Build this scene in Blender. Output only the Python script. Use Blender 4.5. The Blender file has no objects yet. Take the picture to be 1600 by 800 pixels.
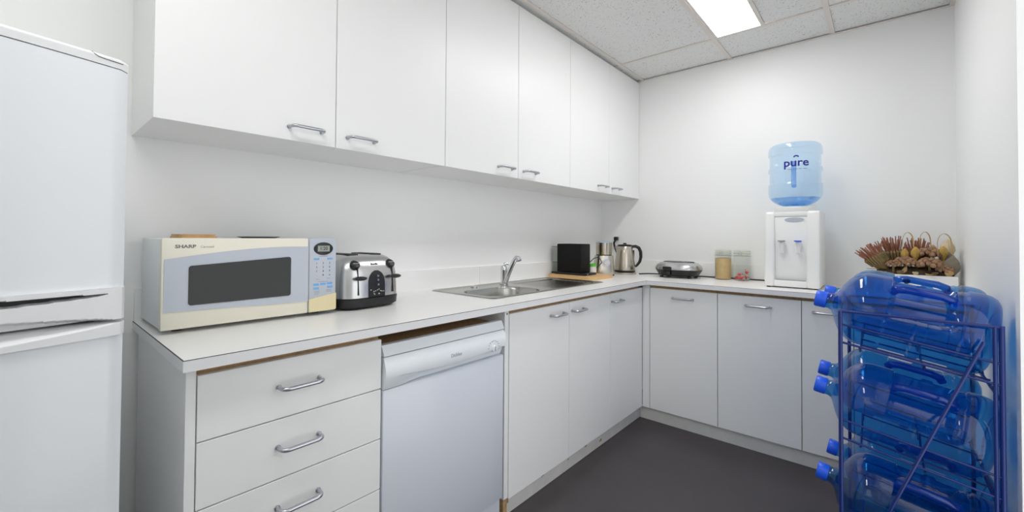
import bpy, bmesh, math, random
from mathutils import Vector, Matrix, Euler

random.seed(7)
SC = bpy.context.scene
COL = SC.collection
PI = math.pi

# ------------------------------------------------------------------ camera
F_PX, P_X, P_Y = 671.709, 724.0, 358.4          # focal length and principal point, in 1600x800 pixels
YAW, PITCH, ROLL = (math.radians(a) for a in (44.165, 0.930, 0.465))
CAM = Vector((1.677, 0.0, 1.173))
fw = Vector((-math.sin(YAW), math.cos(YAW), 0)); rt = Vector((math.cos(YAW), math.sin(YAW), 0)); up = Vector((0, 0, 1))
f2 = fw * math.cos(PITCH) + up * math.sin(PITCH)
u2 = up * math.cos(PITCH) - fw * math.sin(PITCH)
r3 = rt * math.cos(ROLL) + u2 * math.sin(ROLL)
u3 = u2 * math.cos(ROLL) - rt * math.sin(ROLL)
cam_data = bpy.data.cameras.new('camera')
cam = bpy.data.objects.new('camera', cam_data); COL.objects.link(cam)
m = Matrix.Identity(4)
for i in range(3):
    m[i][0] = r3[i]; m[i][1] = u3[i]; m[i][2] = -f2[i]; m[i][3] = CAM[i]
cam.matrix_world = m
cam_data.sensor_width = 36.0
cam_data.lens = F_PX / 1600 * 36
cam_data.shift_x = (800 - P_X) / 1600
cam_data.shift_y = (P_Y - 400) / 1600
cam_data.clip_start = 0.02
SC.camera = cam

# ------------------------------------------------------------------ world, light level, exposure
LIGHT_PANEL = 8.0           # emission strength of the ceiling light diffusers
w = bpy.data.worlds.new('world'); SC.world = w; w.use_nodes = True
w.node_tree.nodes['Background'].inputs[0].default_value = (0.97, 0.985, 1.0, 1)
w.node_tree.nodes['Background'].inputs[1].default_value = 1.0
SC.view_settings.view_transform = 'Standard'
SC.view_settings.look = 'None'
SC.view_settings.gamma = 1.0
SC.view_settings.use_curve_mapping = False
SC.view_settings.exposure = 0.77
SC.cycles.transparent_max_bounces = 32
SC.cycles.max_bounces = 16
SC.cycles.diffuse_bounces = 8

# ------------------------------------------------------------------ materials
def lin(c):
    return tuple(((v / 255) / 12.92 if v / 255 <= 0.04045 else ((v / 255 + 0.055) / 1.055) ** 2.4) for v in c) + (1.0,)

def mat(name, rgb, rough=0.5, metal=0.0, bump=0.0, bump_scale=80, var=0.0, var_scale=6, spec=0.5, coat=0.0, emit=None, stretch=None):
    M = bpy.data.materials.new(name); M.use_nodes = True
    nt = M.node_tree; b = nt.nodes['Principled BSDF']
    b.inputs['Base Color'].default_value = lin(rgb)
    b.inputs['Roughness'].default_value = rough
    b.inputs['Metallic'].default_value = metal
    b.inputs['Specular IOR Level'].default_value = spec
    b.inputs['Coat Weight'].default_value = coat
    tc = None
    if bump or var:
        tc = nt.nodes.new('ShaderNodeTexCoord'); src = tc.outputs['Object']
        if stretch:
            mp = nt.nodes.new('ShaderNodeMapping'); mp.inputs['Scale'].default_value = stretch
            nt.links.new(src, mp.inputs[0]); src = mp.outputs[0]
    if bump:
        n = nt.nodes.new('ShaderNodeTexNoise'); n.inputs['Scale'].default_value = bump_scale
        n.inputs['Detail'].default_value = 3
        bp = nt.nodes.new('ShaderNodeBump'); bp.inputs['Strength'].default_value = bump; bp.inputs['Distance'].default_value = 0.002
        nt.links.new(src, n.inputs['Vector']); nt.links.new(n.outputs['Fac'], bp.inputs['Height'])
        nt.links.new(bp.outputs[0], b.inputs['Normal'])
    if var:
        n2 = nt.nodes.new('ShaderNodeTexNoise'); n2.inputs['Scale'].default_value = var_scale; n2.inputs['Detail'].default_value = 4
        mr = nt.nodes.new('ShaderNodeMapRange'); mr.inputs['From Min'].default_value = 0.3; mr.inputs['From Max'].default_value = 0.7
        mr.inputs['To Min'].default_value = 1 - var; mr.inputs['To Max'].default_value = 1 + var
        mx = nt.nodes.new('ShaderNodeVectorMath'); mx.operation = 'SCALE'
        mx.inputs[0].default_value = lin(rgb)[:3]
        nt.links.new(src, n2.inputs['Vector']); nt.links.new(n2.outputs['Fac'], mr.inputs['Value'])
        nt.links.new(mr.outputs[0], mx.inputs['Scale']); nt.links.new(mx.outputs[0], b.inputs['Base Color'])
    if emit:
        b.inputs['Emission Color'].default_value = (1, 1, 1, 1); b.inputs['Emission Strength'].default_value = emit
    return M

def plastic(name, tint, diffuse, dfac, rough=0.06, gloss=1.0, edge=0.5, power=4.0):
    """thin clear plastic: tinted see-through wall, surface gloss, a little scatter"""
    M = bpy.data.materials.new(name); M.use_nodes = True
    nt = M.node_tree; nt.nodes.clear()
    out = nt.nodes.new('ShaderNodeOutputMaterial')
    tr = nt.nodes.new('ShaderNodeBsdfTransparent'); tr.inputs[0].default_value = tint + (1,)
    df = nt.nodes.new('ShaderNodeBsdfDiffuse'); df.inputs[0].default_value = diffuse + (1,)
    gl = nt.nodes.new('ShaderNodeBsdfGlossy'); gl.inputs['Roughness'].default_value = rough
    gl.inputs[0].default_value = (gloss, gloss, gloss, 1)
    lw = nt.nodes.new('ShaderNodeLayerWeight'); lw.inputs[0].default_value = 0.5
    pw = nt.nodes.new('ShaderNodeMath'); pw.operation = 'POWER'; pw.inputs[1].default_value = power
    fr = nt.nodes.new('ShaderNodeMath'); fr.operation = 'MULTIPLY_ADD'; fr.inputs[1].default_value = edge; fr.inputs[2].default_value = 0.04
    nt.links.new(lw.outputs['Facing'], pw.inputs[0]); nt.links.new(pw.outputs[0], fr.inputs[0])
    m1 = nt.nodes.new('ShaderNodeMixShader'); m1.inputs[0].default_value = dfac
    m2 = nt.nodes.new('ShaderNodeMixShader')
    nt.links.new(tr.outputs[0], m1.inputs[1]); nt.links.new(df.outputs[0], m1.inputs[2])
    nt.links.new(fr.outputs[0], m2.inputs[0]); nt.links.new(m1.outputs[0], m2.inputs[1]); nt.links.new(gl.outputs[0], m2.inputs[2])
    nt.links.new(m2.outputs[0], out.inputs[0])
    return M

def speckle(name, rgb, dark, scale=150, lo=0.66, hi=0.70):
    M = mat(name, rgb, 0.9)
    nt = M.node_tree; b = nt.nodes['Principled BSDF']
    tc = nt.nodes.new('ShaderNodeTexCoord')
    n = nt.nodes.new('ShaderNodeTexNoise'); n.inputs['Scale'].default_value = scale; n.inputs['Detail'].default_value = 2
    cr = nt.nodes.new('ShaderNodeValToRGB')
    cr.color_ramp.elements[0].position = lo; cr.color_ramp.elements[0].color = lin(rgb)
    cr.color_ramp.elements[1].position = hi; cr.color_ramp.elements[1].color = lin(dark)
    nt.links.new(tc.outputs['Object'], n.inputs['Vector']); nt.links.new(n.outputs['Fac'], cr.inputs[0])
    nt.links.new(cr.outputs[0], b.inputs['Base Color'])
    bp = nt.nodes.new('ShaderNodeBump'); bp.invert = True; bp.inputs['Strength'].default_value = 0.4; bp.inputs['Distance'].default_value = 0.002
    nt.links.new(n.outputs['Fac'], bp.inputs['Height']); nt.links.new(bp.outputs[0], b.inputs['Normal'])
    return M

M = dict(
    wall=mat('wall_paint', (241, 241, 240), 0.6, bump=0.05, bump_scale=180),
    floor=mat('floor_vinyl', (66, 61, 63), 0.42, bump=0.08, bump_scale=120, var=0.10, var_scale=5),
    tile=speckle('ceiling_tile', (228, 228, 226), (160, 155, 148), scale=120, lo=0.635, hi=0.69),
    tbar=mat('grid_metal', (222, 215, 209), 0.5),
    lam=mat('white_laminate', (238, 238, 237), 0.38, bump=0.04, bump_scale=220),
    lamtop=mat('worktop_laminate', (240, 239, 237), 0.30, bump=0.05, bump_scale=260),
    edge=mat('worktop_edge', (226, 226, 227), 0.4),
    board=mat('raw_chipboard', (172, 140, 100), 0.8, var=0.22, var_scale=60),
    carcass=mat('carcass_white', (215, 212, 206), 0.5),
    kick=mat('kickboard', (218, 216, 212), 0.45, var=0.05, var_scale=14),
    satin=mat('satin_chrome', (188, 190, 196), 0.28, 1.0),
    fridge=mat('fridge_enamel', (232, 235, 238), 0.30, coat=0.3),
    fridgeplastic=mat('fridge_plastic', (231, 231, 232), 0.35),
    gasket=mat('dark_gasket', (58, 60, 58), 0.6),
    dw=mat('dishwasher_enamel', (214, 219, 228), 0.35, coat=0.2),
    dwplastic=mat('dishwasher_plastic', (230, 234, 238), 0.35),
    mwcase=mat('microwave_case', (226, 230, 231), 0.4),
    cream=mat('cream_plastic', (232, 228, 212), 0.45),
    yellowed=mat('yellowed_cream_plastic', (228, 215, 172), 0.45),
    bluegrey=mat('blue_grey_plastic', (186, 192, 202), 0.42),
    black_glass=mat('black_glass', (14, 15, 15), 0.06, spec=0.45),
    black=mat('black_plastic', (22, 22, 24), 0.35),
    blackm=mat('matt_black', (14, 14, 15), 0.6, spec=0.25),
    steel=mat('brushed_steel', (200, 200, 200), 0.27, 1.0, bump=0.06, bump_scale=40, stretch=(1, 1, 40)),
    warmsteel=mat('warm_steel', (198, 190, 176), 0.27, 1.0),
    chrome=mat('chrome', (215, 216, 218), 0.10, 1.0),
    sink=mat('sink_steel', (176, 174, 170), 0.24, 1.0, bump=0.05, bump_scale=30, stretch=(60, 1, 1)),
    bamboo=mat('bamboo', (222, 182, 128), 0.5, var=0.12, var_scale=10, stretch=(4, 30, 30)),
    white=mat('white_plastic', (238, 238, 236), 0.32),
    greyp=mat('grey_plastic', (150, 152, 152), 0.5),
    lcd=mat('lcd', (150, 156, 146), 0.3),
    ink=mat('grey_ink', (112, 114, 116), 0.6),
    paleink=mat('pale_ink', (150, 153, 158), 0.6),
    keyblue=mat('key_blue', (104, 172, 228), 0.5),
    navy=mat('navy_ink', (20, 22, 140), 0.45),
    capblue=mat('cap_blue', (28, 92, 226), 0.35),
    rack=mat('rack_blue', (8, 36, 106), 0.35),
    glass=plastic('clear_glass', (0.94, 0.97, 0.95), (0.8, 0.85, 0.8), 0.04),
    bottle=plastic('blue_bottle_plastic', (0.20, 0.55, 0.86), (0.005, 0.17, 0.60), 0.055, edge=0.55, power=3.0),
    bottle_grip=plastic('blue_grip_plastic', (0.16, 0.40, 0.82), (0.01, 0.10, 0.50), 0.20),
    paleblue=plastic('pale_blue_bottle', (0.83, 0.925, 0.995), (0.55, 0.76, 0.97), 0.12, edge=0.6, power=2.5),
    palegrip=plastic('pale_blue_grip', (0.50, 0.70, 0.95), (0.35, 0.58, 0.92), 0.25),
    water=plastic('water_blue', (0.58, 0.78, 0.97), (0.2, 0.45, 0.85), 0.06),
    sugar=mat('raw_sugar', (206, 172, 116), 0.9, bump=0.5, bump_scale=500, var=0.08, var_scale=60),
    red=mat('red_wrapper', (214, 44, 36), 0.4),
    whitewrap=mat('white_wrapper', (235, 232, 226), 0.5),
    green=mat('green_lid', (88, 196, 52), 0.45),
    clayring=mat('seal_ring', (206, 206, 186), 0.6),
    protea=mat('dried_red_bristle', (158, 104, 82), 0.8, var=0.2, var_scale=40),
    bract=mat('dried_olive_bract', (122, 104, 66), 0.8, var=0.25, var_scale=40),
    brunia=mat('dried_brown_berry', (150, 116, 88), 0.8, var=0.2, var_scale=60),
    straw=mat('dried_straw', (190, 160, 110), 0.8, var=0.15, var_scale=40),
    pod=mat('dried_yellow_pod', (196, 160, 84), 0.7, var=0.15, var_scale=40),
    greyleaf=mat('dried_grey_leaf', (150, 142, 126), 0.8, var=0.15, var_scale=40),
    paleleaf=mat('dried_pale_leaf', (212, 196, 164), 0.8, var=0.12, var_scale=40),
    moss=mat('dried_moss', (66, 50, 34), 0.95, bump=0.6, bump_scale=120, var=0.3, var_scale=60),
    wood=mat('cork_wood', (196, 156, 108), 0.6, var=0.15, var_scale=30),
    darkgrey=mat('dark_grey_plate', (70, 72, 74), 0.4),
    door=mat('door_paint', (196, 196, 194), 0.45),
    panel=mat('light_diffuser', (255, 255, 255), 0.5, emit=LIGHT_PANEL),
)

# ------------------------------------------------------------------ mesh builder
class MB:
    def __init__(s): s.v = []; s.f = []
    def add(s, v, f):
        o = len(s.v); s.v += [tuple(p) for p in v]; s.f += [tuple(i + o for i in q) for q in f]; return s
    def box(s, x0, x1, y0, y1, z0, z1, bevel=0.0, seg=2):
        bm = bmesh.new(); bmesh.ops.create_cube(bm, size=1.0)
        for v in bm.verts:
            v.co = Vector(((x0 + x1) / 2 + v.co.x * (x1 - x0), (y0 + y1) / 2 + v.co.y * (y1 - y0), (z0 + z1) / 2 + v.co.z * (z1 - z0)))
        if bevel:
            bmesh.ops.bevel(bm, geom=list(bm.edges), offset=bevel, segments=seg, profile=0.5, affect='EDGES')
        return s.bm(bm)
    def bm(s, bm):
        bm.verts.index_update()
        s.add([v.co.copy() for v in bm.verts], [[v.index for v in f.verts] for f in bm.faces]); bm.free(); return s
    def tube(s, pts, r, n=10, caps=True, closed=False):
        pts = [Vector(p) for p in pts]; k = len(pts)
        rs = r if isinstance(r, (list, tuple)) else [r] * k
        ref = None; rings = []
        for i, p in enumerate(pts):
            if closed: t = pts[(i + 1) % k] - pts[i - 1]
            else: t = pts[min(i + 1, k - 1)] - pts[max(i - 1, 0)]
            t.normalize()
            if ref is None:
                ref = Vector((0, 0, 1)) if abs(t.z) < 0.9 else Vector((1, 0, 0))
            a = (ref - t * ref.dot(t)).normalized(); b = t.cross(a); ref = a
            rings.append([p + (a * math.cos(2 * PI * j / n) + b * math.sin(2 * PI * j / n)) * rs[i] for j in range(n)])
        v = [q for g in rings for q in g]; f = []
        for i in range(k if closed else k - 1):
            for j in range(n):
                i2 = (i + 1) % k; f.append((i * n + j, i * n + (j + 1) % n, i2 * n + (j + 1) % n, i2 * n + j))
        if caps and not closed:
            f.append(tuple(range(n - 1, -1, -1))); f.append(tuple((k - 1) * n + j for j in range(n)))
        return s.add(v, f)
    def lathe(s, prof, n=32, loc=(0, 0, 0), rfun=None, sx=1, sy=1):
        """prof: (r, z) from bottom to top, around z"""
        v = []; f = []; k = len(prof)
        for (r, z) in prof:
            for j in range(n):
                a = 2 * PI * j / n; rr = rfun(a, z, r) if rfun else r
                v.append((loc[0] + rr * math.cos(a) * sx, loc[1] + rr * math.sin(a) * sy, loc[2] + z))
        for i in range(k - 1):
            for j in range(n):
                f.append((i * n + j, i * n + (j + 1) % n, (i + 1) * n + (j + 1) % n, (i + 1) * n + j))
        f.append(tuple(range(n - 1, -1, -1))); f.append(tuple((k - 1) * n + j for j in range(n)))
        return s.add(v, f)
    def ring(s, prof, n=40, loc=(0, 0, 0)):
        k = len(prof)
        v = [(loc[0] + r * math.cos(2 * PI * j / n), loc[1] + r * math.sin(2 * PI * j / n), loc[2] + z) for (r, z) in prof for j in range(n)]
        return s.add(v, [(i * n + j, i * n + (j + 1) % n, ((i + 1) % k) * n + (j + 1) % n, ((i + 1) % k) * n + j) for i in range(k) for j in range(n)])
    def ball(s, c, r, n=10, k=6, sz=1.0):
        pr = [(max(1e-4, math.sin(PI * i / k)) * r, -math.cos(PI * i / k) * r * sz) for i in range(k + 1)]
        return s.lathe(pr, n, c)
    def grid(s, fun, nu, nv):
        v = [fun(i / nu, j / nv) for i in range(nu + 1) for j in range(nv + 1)]
        f = [(i * (nv + 1) + j, (i + 1) * (nv + 1) + j, (i + 1) * (nv + 1) + j + 1, i * (nv + 1) + j + 1) for i in range(nu) for j in range(nv)]
        return s.add(v, f)
    def prism(s, poly, axis, a, b):
        """poly in the two other axes (cyclic order), extruded along axis from a to b"""
        def P(p, h):
            return {'x': (h, p[0], p[1]), 'y': (p[0], h, p[1]), 'z': (p[0], p[1], h)}[axis]
        n = len(poly); v = [P(p, a) for p in poly] + [P(p, b) for p in poly]
        f = [tuple(range(n - 1, -1, -1)), tuple(range(n, 2 * n))] + [(i, (i + 1) % n, n + (i + 1) % n, n + i) for i in range(n)]
        return s.add(v, f)
    def xf(s, mtx):
        s.v = [tuple(mtx @ Vector(p)) for p in s.v]; return s
    def build(s, name, material, parent=None, smooth=False, world=False, loc=None):
        me = bpy.data.meshes.new(name)
        off = Vector((0, 0, 0))
        if world and parent is not None:
            r = parent
            while r.parent is not None: r = r.parent
            off = r.location
        elif world and loc is not None: off = Vector(loc)
        me.from_pydata([tuple(Vector(p) - off) for p in s.v], [], s.f)
        bm = bmesh.new(); bm.from_mesh(me); bmesh.ops.recalc_face_normals(bm, faces=list(bm.faces)); bm.to_mesh(me); bm.free()
        me.materials.append(M[material])
        if smooth:
            me.polygons.foreach_set('use_smooth', [True] * len(me.polygons))
            me.set_sharp_from_angle(angle=math.radians(38))
        o = bpy.data.objects.new(name, me); COL.objects.link(o)
        if parent is not None: o.parent = parent
        elif loc is not None: o.location = loc
        return o

def tag(o, label, cat, group=None):
    o['label'] = label; o['category'] = cat
    if group: o['group'] = group
    return o
def thing(name, label, cat, loc=(0, 0, 0), rz=0.0, group=None):
    o = bpy.data.objects.new(name, None); COL.objects.link(o); o.location = loc; o.rotation_euler = (0, 0, rz)
    o.empty_display_size = 0.05
    return tag(o, label, cat, group)
def struct(o): o['kind'] = 'structure'; return o
def B(*a, **k): return MB().box(*a, **k)
def clone(o, parent=None):
    c = o.copy(); COL.objects.link(c); c.parent = parent
    for ch in [q for q in bpy.data.objects if q.parent == o and q != c]: clone(ch, c)
    return c

def text(name, string, size, material, parent, mtx, bold=0.0, wrap=None, align='CENTER', thick=0.0004):
    cu = bpy.data.curves.new('t', 'FONT'); cu.body = string; cu.size = size; cu.align_x = align; cu.align_y = 'CENTER'
    cu.offset = bold; cu.extrude = thick; cu.resolution_u = 3
    t = bpy.data.objects.new('t', cu); COL.objects.link(t)
    dg = bpy.context.evaluated_depsgraph_get(); dg.update()
    me = bpy.data.meshes.new_from_object(t.evaluated_get(dg)); bpy.data.objects.remove(t); bpy.data.curves.remove(cu)
    me.name = name
    for v in me.vertices: v.co = wrap(v.co) if wrap else mtx @ v.co
    me.materials.clear(); me.materials.append(M[material])
    o = bpy.data.objects.new(name, me); COL.objects.link(o); o.parent = parent
    return o
def facing_x(x, y, z):   # text lying in a plane that faces +x, reading along +y
    return Matrix(((0, 0, 1, x), (1, 0, 0, y), (0, 1, 0, z), (0, 0, 0, 1)))
def facing_my(x, y, z):  # text facing -y, reading along +x
    return Matrix(((1, 0, 0, x), (0, 0, -1, y), (0, 1, 0, z), (0, 0, 0, 1)))
def sm(a, b, x):
    t = min(1, max(0, (x - a) / (b - a))); return t * t * (3 - 2 * t)

# ------------------------------------------------------------------ room shell
YB, XR, ZC, YF = 3.385, 1.96, 2.405, -1.35
struct(B(-0.1, XR + 0.1, YF - 0.1, YB + 0.1, -0.05, 0).build('floor', 'floor'))
struct(B(-0.1, 0, YF, YB + 0.1, 0, ZC + 0.12).build('wall_left', 'wall'))
struct(B(0, XR, YB, YB + 0.1, 0, ZC + 0.12).build('wall_back', 'wall'))
wf_ = MB().box(-0.1, XR + 0.1, YF - 0.1, YF, 0, 0.85).box(-0.1, XR + 0.1, YF - 0.1, YF, 2.15, ZC + 0.12)
wf_.box(-0.1, 1.0, YF - 0.1, YF, 0.85, 2.15).box(1.75, XR + 0.1, YF - 0.1, YF, 0.85, 2.15)
struct(wf_.build('wall_front', 'wall'))
win = MB().box(1.0, 1.04, YF - .07, YF - .02, .85, 2.15).box(1.71, 1.75, YF - .07, YF - .02, .85, 2.15).box(1.04, 1.71, YF - .07, YF - .02, .85, .89).box(1.04, 1.71, YF - .07, YF - .02, 2.11, 2.15)
win = struct(win.build('fill_window_1', 'white'))  # unseen window added behind the camera to let world light in as fill
B(1.04, 1.71, YF - .048, YF - .042, .89, 2.11).build('pane', 'glass', win)
wr = MB().box(XR, XR + 0.1, 1.90, YB + 0.1, 0, ZC + 0.12).box(XR, XR + 0.1, YF, 0.70, 0, ZC + 0.12).box(XR, XR + 0.1, 0.70, 1.90, 2.06, ZC + 0.12)
struct(wr.build('wall_right', 'wall'))
fr = MB().box(XR - 0.012, XR, 1.90, 1.955, 0, 2.115).box(XR - 0.012, XR, 0.645, 0.70, 0, 2.115).box(XR - 0.012, XR, 0.70, 1.90, 2.06, 2.115)
struct(fr.build('fill_doorway_1', 'wall'))  # frame of an assumed doorway, added open so fill light enters from the side

# ceiling: slab, tiles, grid bars
ceil_o = struct(B(-0.1, XR + 0.1, YF - 0.1, YB + 0.1, ZC + 0.05, ZC + 0.12).build('ceiling', 'carcass'))
XS = [0.0, 0.345, 0.94, 1.475, XR]; YS = [YF, -0.625, 0.575, 1.775, 2.975, YB]
lights = {(2, 3): 1, (2, 1): 1}
g = 0.011
for i in range(4):
    for j in range(5):
        x0 = XS[i] + g; x1 = XS[i + 1] - g; y0 = YS[j] + g; y1 = YS[j + 1] - g
        if (i, j) in lights: x0 = 1.205
        B(x0, x1, y0, y1, ZC + 0.006, ZC + 0.022, bevel=0.002, seg=1).build('ceiling_tile', 'tile', ceil_o)
for x in XS[1:4]:
    B(x - 0.012, x + 0.012, YF, YB, ZC, ZC + 0.006).build('grid_bar', 'tbar', ceil_o)
for y in YS[1:5]:
    for i in range(4):
        B(XS[i] + 0.012, XS[i + 1] - 0.012, y - 0.012, y + 0.012, ZC + 0.0005, ZC + 0.0055).build('grid_bar', 'tbar', ceil_o)
struct(B(0.0, XR, YB - 0.02, YB, ZC - 0.003, ZC + 0.0).build('trim_1', 'tbar'))
struct(B(XR - 0.02, XR, YF, YB - 0.02, ZC - 0.003, ZC).build('trim_2', 'tbar'))
for k, (y0, y1, lab) in enumerate(((1.775, 2.975, 'recessed ceiling light panel glowing white above the kitchen floor'),
                                  (-0.625, 0.575, 'recessed ceiling light panel near the fridge end of the room'))):
    t = thing('ceiling_light', lab, 'light', (1.075, (y0 + y1) / 2, ZC), group='ceiling light panels')
    fm = MB().box(0.953, 0.965, y0 + g, y1 - g, ZC + 0.001, ZC + 0.02).box(1.185, 1.204, y0 + g, y1 - g, ZC + 0.001, ZC + 0.02)
    fm.box(0.965, 1.185, y0 + g, y0 + g + 0.006, ZC + 0.001, ZC + 0.02).box(0.965, 1.185, y1 - g - 0.006, y1 - g, ZC + 0.001, ZC + 0.02)
    fm.build('frame', 'tbar', t, world=True)
    B(0.965, 1.185, y0 + g + 0.006, y1 - g - 0.006, ZC + 0.006, ZC + 0.012).build('diffuser', 'panel', t, world=True)

# ------------------------------------------------------------------ handles
def handle_mesh(L, r, out):
    pts = [(0, 0, 0)]
    c = out * 0.55
    for k in range(7):
        a = k / 6 * PI / 2
        pts.append((out - c + c * math.sin(a), c - c * math.cos(a), 0))
    pts += [(q[0], L - q[1], 0) for q in reversed(pts)]
    mb = MB().tube(pts, r, 12)
    mb.tube([(0, 0, 0), (0.004, 0, 0)], r * 1.35, 12); mb.tube([(0, L, 0), (0.004, L, 0)], r * 1.35, 12)
    return mb
HD = handle_mesh(0.112, 0.0055, 0.032)
def add_handle(parent, x, y, z, rz=0.0, root=None):
    if not hasattr(add_handle, 'me'):
        o = HD.build('handle', 'satin', parent, True); add_handle.me = o.data
    else:
        o = bpy.data.objects.new('handle', add_handle.me); COL.objects.link(o); o.parent = parent
    o.location = Vector((x, y, z)) - root.location; o.rotation_euler = (0, 0, rz)
    return o

# ------------------------------------------------------------------ upper cabinets
UX, UZ0, UZ1 = 0.316, 1.478, 2.392
ys = [0.234 + 0.5252 * k for k in range(7)]; ys[6] = YB - 0.002
ulab = ['white wall cabinet above the microwave, exposed end panel beside the fridge',
        'white double-door wall cabinet above the sink, middle one of the row',
        'white double-door wall cabinet in the corner above kettle and coffee machine']
for u in range(3):
    a, b, c = ys[2 * u], ys[2 * u + 1], ys[2 * u + 2]
    t = thing('wall_cabinet', ulab[u], 'cabinet', (0, (a + c) / 2, UZ0), group='wall cabinets')
    bd = MB().box(0.001, UX - 0.02, a + .001, a + 0.018, UZ0, UZ1).box(0.001, UX - 0.02, c - 0.018, c - .001, UZ0, UZ1)
    bd.box(0.001, UX - 0.02, a + 0.018, c - 0.018, UZ0 + .002, UZ0 + 0.018).box(0.001, UX - 0.02, a + 0.018, c - 0.018, UZ1 - 0.016, UZ1 - .001)
    bd.box(0.001, 0.01, a + 0.018, c - 0.018, UZ0 + 0.018, UZ1 - 0.016).box(0.01, UX - 0.022, a + 0.018, c - 0.018, 1.9, 1.916)
    bd.build('body', 'lam', t, world=True)
    for k, (p, q) in enumerate(((a, b), (b, c))):
        dr = B(UX - 0.0185, UX, p + 0.0016, q - 0.0016, UZ0, UZ1, bevel=0.0008, seg=1).build('door', 'lam', t, world=True)
        hy = q - 0.165 if k == 0 else p + 0.045
        add_handle(dr, UX, hy, 1.521, root=t)

# ------------------------------------------------------------------ base units
DX, DZ0, CT0, CT1 = 0.564, 0.085, 0.874, 0.90
def carcass_left(t, y0, y1, rail=True):
    bd = MB().box(0.03, 0.545, y0, y0 + 0.016, DZ0, CT0 - .001).box(0.03, 0.545, y1 - 0.016, y1, DZ0, CT0 - .001)
    bd.box(0.03, 0.545, y0 + .016, y1 - .016, DZ0, DZ0 + 0.016).box(0.03, 0.036, y0 + .016, y1 - .016, DZ0 + .016, CT0 - .001)
    bd.box(0.515, 0.545, y0 + .016, y1 - .016, CT0 - 0.03, CT0 - .001)
    for yy in (y0 + 0.05, y1 - 0.05):
        for xx in (0.08, 0.48): bd.box(xx - .02, xx + .02, yy - .02, yy + .02, 0, DZ0)
    bd.build('carcass', 'board', t, world=True)

# drawer unit
t = thing('drawer_unit', 'white base unit with stacked drawers under the microwave end of the worktop', 'drawer unit', (0.28, 0.52, 0))
carcass_left(t, 0.2835, 0.786)
B(0.012, DX, 0.262, 0.2825, 0.0, CT0 - .001, bevel=0.0006, seg=1).build('end_panel', 'lam', t, world=True)
zt = 0.851
for k in range(5):
    z1 = zt - 0.1535 * k; z0 = z1 - 0.1535 + 0.0032
    dr = B(0.546, DX, 0.2855, 0.7855, z0, z1, bevel=0.0008, seg=1).build('drawer', 'lam', t, world=True)
    add_handle(dr, DX, 0.469, (z0 + z1) / 2 + 0.005, root=t)

# sink unit (double) and single unit
def door_left(t, y0, y1, hy):
    dr = B(0.546, DX, y0 + 0.0016, y1 - 0.0016, DZ0, 0.8505, bevel=0.0008, seg=1).build('door', 'lam', t, world=True)
    add_handle(dr, DX, hy, 0.804, root=t)
t = thing('sink_unit', 'white double-door base unit beneath the sink, beside the dishwasher', 'cabinet', (0.28, 1.9, 0), group='base units along the sink wall')
B(0.02, DX - 0.002, 1.398, 1.424, 0.092, CT0 - .001, bevel=0.0006, seg=1).build('end_panel', 'lam', t, world=True)
B(0.05, DX - .006, 1.3985, 1.4235, 0.0, 0.0915).build('worn_end', 'board', t, world=True)
MB().tube([(DX - 0.003, 1.412, 0.852), (DX - .0015, 1.412, 0.852)], 0.004, 10).build('screw_hole', 'gasket', t, world=True)
carcass_left(t, 1.426, 2.355)
door_left(t, 1.426, 1.906, 1.737); door_left(t, 1.906, 2.356, 1.930)
t = thing('base_unit', 'white single-door base unit under the coffee machine, next to the inner corner', 'cabinet', (0.28, 2.58, 0), group='base units along the sink wall')
carcass_left(t, 2.3575, 2.80)
door_left(t, 2.356, 2.8195, 2.375)

# back run
BY = 2.8216
def carcass_back(t, x0, x1):
    bd = MB().box(x0, x0 + .016, BY + .019, 3.36, DZ0, CT0 - .001).box(x1 - .016, x1, BY + .019, 3.36, DZ0, CT0 - .001)
    bd.box(x0 + .016, x1 - .016, BY + .019, 3.36, DZ0, DZ0 + .016).box(x0 + .016, x1 - .016, 3.354, 3.36, DZ0 + .016, CT0 - .001)
    bd.box(x0 + .016, x1 - .016, BY + .019, BY + .05, CT0 - .03, CT0 - .001)
    for xx in (x0 + .04, x1 - .04):
        for yy in (BY + .10, 3.3): bd.box(xx - .02, xx + .02, yy - .02, yy + .02, 0, DZ0)
    bd.build('carcass', 'board', t, world=True)
blab = ['white single-door base unit below the sandwich press and jars, beside the corner post',
        'white single-door base unit directly below the water dispenser',
        'narrow white base unit between the dispenser unit and the bottle rack',
        'white base unit below the dried flower planter, behind the bottle rack']
bx = [0.61, 0.995, 1.380, 1.580, 1.952]
for k in range(4):
    x0, x1 = bx[k], bx[k + 1]
    t = thing('base_unit', blab[k], 'cabinet', ((x0 + x1) / 2, 3.1, 0), group='base units along the back wall')
    carcass_back(t, x0 + .0005, x1 - .0005)
    dr = B(x0 + .0016, x1 - .0016, BY, BY + .018, DZ0, 0.854, bevel=0.0008, seg=1).build('door', 'lam', t, world=True)
    add_handle(dr, (x0 + x1) / 2 - 0.052, BY, 0.802, rz=-PI / 2, root=t).scale = (1, 1, 1)
tag(B(DX + .0008, 0.6085, BY, BY + .018, DZ0, CT0 - .001).build('corner_post', 'lam', loc=(0.586, BY, DZ0), world=True), 'narrow white filler post in the inner corner between the two base runs', 'filler')

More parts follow.
